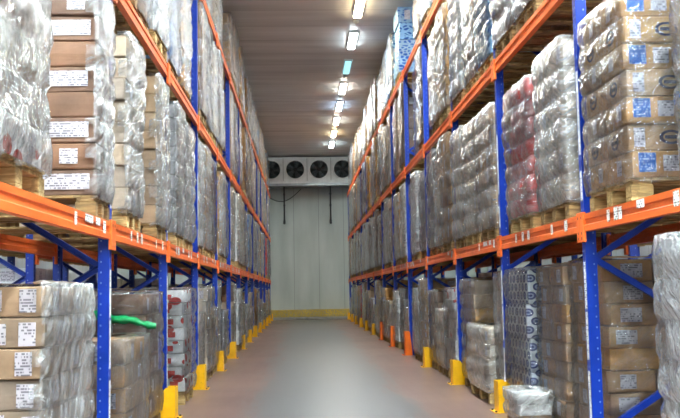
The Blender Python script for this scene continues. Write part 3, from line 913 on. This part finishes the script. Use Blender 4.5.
# ------------------------------------------------------------------ green plastic strip over the left ground load
def ribbon():
    mb = MB(); n = 26
    path = []
    for k in range(n + 1):
        t = k / n
        path.append(Vector((-2.15 + 0.86 * t, 7.965 - 0.02 * math.sin(t * 5), 1.09 - 0.13 * t ** 1.6 + 0.008 * math.sin(t * 19))))
    for k, p in enumerate(path):
        t = k / n; w = 0.045 * (1 - 0.35 * t) + 0.006 * math.sin(k * 1.9)
        for a, b in ((0, w), (0.012, 0), (0.0, -w), (-0.012, 0)):
            mb.v.append((p.x, p.y + a + 0.006 * math.sin(k * 2.3), p.z + b))
    for k in range(n):
        for i in range(4):
            j = (i + 1) % 4
            mb.f.append((4 * k + i, 4 * k + j, 4 * k + 4 + j, 4 * k + 4 + i)); mb.m.append(0)
    mb.f.append((3, 2, 1, 0)); mb.m.append(0); e = 4 * n; mb.f.append((e, e + 1, e + 2, e + 3)); mb.m.append(0)
    return fix_normals(mb.mesh('plastic_strip', M['strap'], smooth=True))
tag(link('plastic_strip', ribbon()), 'bright green plastic strip hanging across brown cartons on the left ground level', 'plastic strip')

# ------------------------------------------------------------------ lamps
TONES = {'bright': (0.84, 0.97, 1.0), 'warm': (1.0, 0.76, 0.42), 'white': (0.84, 0.97, 1.0), 'cyan': (0.30, 0.72, 0.85), 'ivory': (1.0, 0.96, 0.84), 'cool': (0.55, 0.76, 1.0)}
EM = {n: emit_mat('lamp_' + n, c, 1.1 if n == 'cyan' else 110.0 if n == 'bright' else 36.0) for n, c in TONES.items()}
HOUS = MB().chamfer((-0.11, -0.68, 0.03), (0.11, 0.68, 0.075), 0.012).mesh('housing', M['white_metal'])
DIFF = {n: MB().chamfer((-0.08, -0.64, 0.0), (0.08, 0.64, 0.03), 0.01).mesh('diffuser', EM[n]) for n in TONES}
lights = {}
def lamp(x, y, tone, power, label, group):
    e = bpy.data.objects.new('ceiling_light', None); COL.objects.link(e); e.location = (x, y, CEIL - 0.075)
    link('housing', HOUS, e); link('diffuser', DIFF[tone], e)
    if power:
        key = (tone, power)
        if key not in lights:
            l = bpy.data.lights.new('tube', 'AREA'); l.shape = 'RECTANGLE'; l.size = 0.14; l.size_y = 1.26
            l.color = TONES[tone]; l.energy = power; l.spread = SPREAD
            lights[key] = l
        o = bpy.data.objects.new('tube', lights[key]); COL.objects.link(o); o.parent = e; o.location = (0, 0, -0.003)
    tag(e, label, 'ceiling light', group)
SPREAD = math.radians(150)
P_FAR, P_NEAR, P_SIDE_FILL, P_CROSS_FILL = 44, 84, 50, 76
seq = {0: 'warm', 1: 'white', 2: 'cyan', 3: 'ivory', 4: 'cool', 5: 'ivory', 6: 'warm', 7: 'white'}
for k in range(-6, 8):
    y = 18.3 + 2.52 * k
    t = seq.get(k, 'white')
    lab = f"{t} fluorescent ceiling light, {nth(k + 7)} from the front over the aisle"
    lamp(1.28, y, t if k >= -1 else 'bright', 0 if t == 'cyan' else P_NEAR if k < -1 else P_FAR, lab, 'ceiling lights over the aisle')
for k in range(9):  # added fill lamps, unseen beyond both racks
    for x, sd in ((-5.4, 'left'), (6.3, 'right')):
        lamp(x, -2.0 + 5.04 * k, 'bright', P_SIDE_FILL, f'added unseen fill light, {nth(k + 1)} from the front over the hidden aisle on the {sd}', 'added fill lights over the neighbouring aisles')
for r, y in enumerate((-3.6, -0.9, 1.6)):  # added lamps behind the camera, unseen, to brighten the load fronts
    for k, x in enumerate((-2.6, -0.6, 1.4, 3.4)):
        lamp(x, y, 'bright', P_CROSS_FILL, f'added unseen fill light behind the camera, {nth(r + 1)} row, {nth(k + 1)} from the left', 'added fill lights behind the camera')
SENS = MB().tube([(0, 0, 0), (0, 0, 0.03), (0, 0, 0.055)], [0.035, 0.06, 0.065], 14).mesh('smoke_detector', M['white_metal'], True)
for k in (0, 2, 3):
    tag(link('smoke_detector', SENS, None, (1.28, 18.3 + 2.52 * k + 1.1, CEIL - 0.055)), f'small round white smoke detector beyond the {nth(k + 7)} aisle ceiling light', 'smoke detector', 'smoke detectors between the lights')

# ------------------------------------------------------------------ evaporator with fans
ev = bpy.data.objects.new('evaporator', None); COL.objects.link(ev); ev.location = (0.285, 39.0, 5.88)
tag(ev, 'long white evaporator unit with round fans under the ceiling on the back wall', 'cooling unit')
EX, EH, ED = 2.7, 1.27, 0.95
def casing():
    mb = MB()
    # front plate with four round openings: quads between a square cell and a circle
    n = 32; R = 0.4; zc = 0.72
    cs = [-1.575, -0.525, 0.525, 1.575]
    for cx in cs:
        b = len(mb.v)
        for k in range(n):
            a = 2 * PI * k / n; ca, sa = math.cos(a), math.sin(a)
            mb.v.append((cx + R * ca, 0, zc + R * sa))
            s_ = 0.525 / max(abs(ca), abs(sa)); mb.v.append((cx + max(-0.525, min(0.525, ca * s_)), 0, zc + max(-0.5, min(0.5, sa * s_))))
            mb.v.append((cx + R * ca, 0.16, zc + R * sa))
        for k in range(n):
            q, r = b + 3 * k, b + 3 * ((k + 1) % n)
            mb.f.append((q, r, r + 1, q + 1)); mb.m.append(0)
            mb.f.append((q, q + 2, r + 2, r)); mb.m.append(0)
    mb.quadbox((-EX, 0.001, 0.02), (EX, ED, 0.22)); mb.quadbox((-EX, 0.001, 1.22), (EX, ED, EH))
    mb.quadbox((-EX, 0.001, 0.22), (-2.1, ED, 1.22)); mb.quadbox((2.1, 0.001, 0.22), (EX, ED, 1.22))
    mb.quadbox((-2.1, ED - 0.02, 0.22), (2.1, ED, 1.22), 1)
    for x in (-1.05, 0, 1.05): mb.quadbox((x - 0.008, -0.004, 0.22), (x + 0.008, 0.002, 1.22), 1)
    return mb.mesh('casing', [M['white_metal'], M['cavity']])
link('casing', casing(), ev)
tray = MB().prism([(-0.05, 0.0), (ED, 0.0), (ED, 0.06), (-0.05, 0.1)], 0, -EX, EX)
link('drip_tray', fix_normals(tray.mesh('drip_tray', M['galv'])), ev)
def ring():
    mb = MB(); n = 32
    for k in range(n):
        a = 2 * PI * k / n
        for r, y in ((0.39, 0.0), (0.4, -0.05), (0.425, -0.05), (0.44, 0.0)):
            mb.v.append((r * math.cos(a), y, r * math.sin(a)))
    for k in range(n):
        q, r = 4 * k, 4 * ((k + 1) % n)
        for i in range(3): mb.f.append((q + i, q + i + 1, r + i + 1, r + i)); mb.m.append(0)
    return fix_normals(mb.mesh('fan_ring', M['white_metal'], True))
def blade(k):
    mb = MB(); a = 2 * PI * k / 5; ca, sa = math.cos(a), math.sin(a)
    for t in range(5):
        r = 0.08 + 0.29 * t / 4; w = 0.05 + 0.09 * t / 4; sw = 0.05 * t / 4
        for s_, y in ((-1, 0.03), (1, 0.09)):
            for th in (0, 0.006):
                x, z = r, s_ * w + sw
                mb.v.append((x * ca - z * sa, y + th, x * sa + z * ca))
    for t in range(4):
        q = 4 * t
        for i, j in ((0, 2), (2, 3), (3, 1), (1, 0)): mb.f.append((q + i, q + j, q + 4 + j, q + 4 + i)); mb.m.append(0)
    mb.f.append((0, 1, 3, 2)); mb.m.append(0); mb.f.append((16, 18, 19, 17)); mb.m.append(0)
    return fix_normals(mb.mesh('blade', M['fan_blade'], True))
HUB = MB().tube([(0, -0.01, 0), (0, 0.1, 0)], 0.085, 16).mesh('hub', M['dark'])
def grille():
    mb = MB()
    for r in (0.12, 0.22, 0.31, 0.385):
        mb.tube([(r * math.cos(2 * PI * k / 28), -0.04, r * math.sin(2 * PI * k / 28)) for k in range(29)], 0.005, 5, cap=False)
    for k in range(6):
        a = PI * k / 6 + 0.2
        mb.tube([(-0.4 * math.cos(a), -0.04, -0.4 * math.sin(a)), (0.4 * math.cos(a), -0.04, 0.4 * math.sin(a))], 0.006, 5)
    return mb.mesh('grille', M['dark'])
RING, BL, GRL = ring(), [blade(k) for k in range(5)], grille()
for cx in (-1.575, -0.525, 0.525, 1.575):
    f = link('fan', RING, ev, (cx, 0, 0.72))
    for b in BL: link('blade', b, f)
    link('hub', HUB, f); link('grille', GRL, f)

# hanging drain pipes below the unit, against the wall
def pipe():
    mb = MB()
    mb.tube([(0, 0, 1.62), (0, 0, 0.95), (0, 0, 0.05)], 0.035, 10)
    mb.tube([(0, 0, 0.06), (0, 0, -0.02), (0, -0.06, -0.07), (0, -0.11, -0.06)], 0.05, 10)
    for z in (0.7, 1.2): mb.tube([(0, 0, z), (0, 0, z + 0.05)], 0.055, 10)
    return mb.mesh('drain_pipe', M['dark'], True)
PIPE = pipe()
for x, lab in ((-0.74, 'left'), (1.31, 'right')):
    o = link('drain_pipe', PIPE, None, (x, 39.3, 4.32))
    tag(o, f'thin dark drain pipe hanging under the cooling unit, {lab} one of the two', 'pipe', 'pipes under the cooling unit')
cb = MB().tube([(-1.6 + 1.6 * k / 14, 40.075, 5.6 - 0.42 * math.sin(PI * k / 14) + 0.25 * k / 14) for k in range(15)], 0.018, 6)
tag(link('cable', cb.mesh('cable', M['dark'], True)), 'dark cable sagging along the back wall under the cooling unit', 'cable')

# yellow bumper kerb along the back wall
kb = bpy.data.objects.new('bumper_kerb', None); COL.objects.link(kb); kb.location = (0.3, YW, 0)
tag(kb, 'low worn yellow bumper kerb along the foot of the back wall', 'kerb')
link('kerb_base', MB().chamfer((-3.6, -0.3, 0), (3.6, -0.001, 0.12), 0.02).mesh('kerb_base', simple('kerb_concrete', srgb(150, 148, 140), 0.7)), kb)
link('bumper_rail', MB().chamfer((-3.6, -0.24, 0.12), (3.6, -0.06, 0.45), 0.03).mesh('bumper_rail', M['kerb_yellow']), kb)

# ------------------------------------------------------------------ render look
w = bpy.data.worlds.new('world'); SC.world = w; w.use_nodes = True
w.node_tree.nodes['Background'].inputs[0].default_value = (0.02, 0.02, 0.02, 1)
SC.view_settings.view_transform = 'Standard'; SC.view_settings.look = 'None'; SC.view_settings.gamma = 1
SC.view_settings.use_curve_mapping = False
SC.view_settings.exposure = 0.8
cy = SC.cycles
cy.max_bounces = 10; cy.diffuse_bounces = 5; cy.glossy_bounces = 4; cy.transparent_max_bounces = 40; cy.transmission_bounces = 4
cy.use_denoising = True
cy.sample_clamp_indirect = 6.0
cy.caustics_reflective = False; cy.caustics_refractive = False
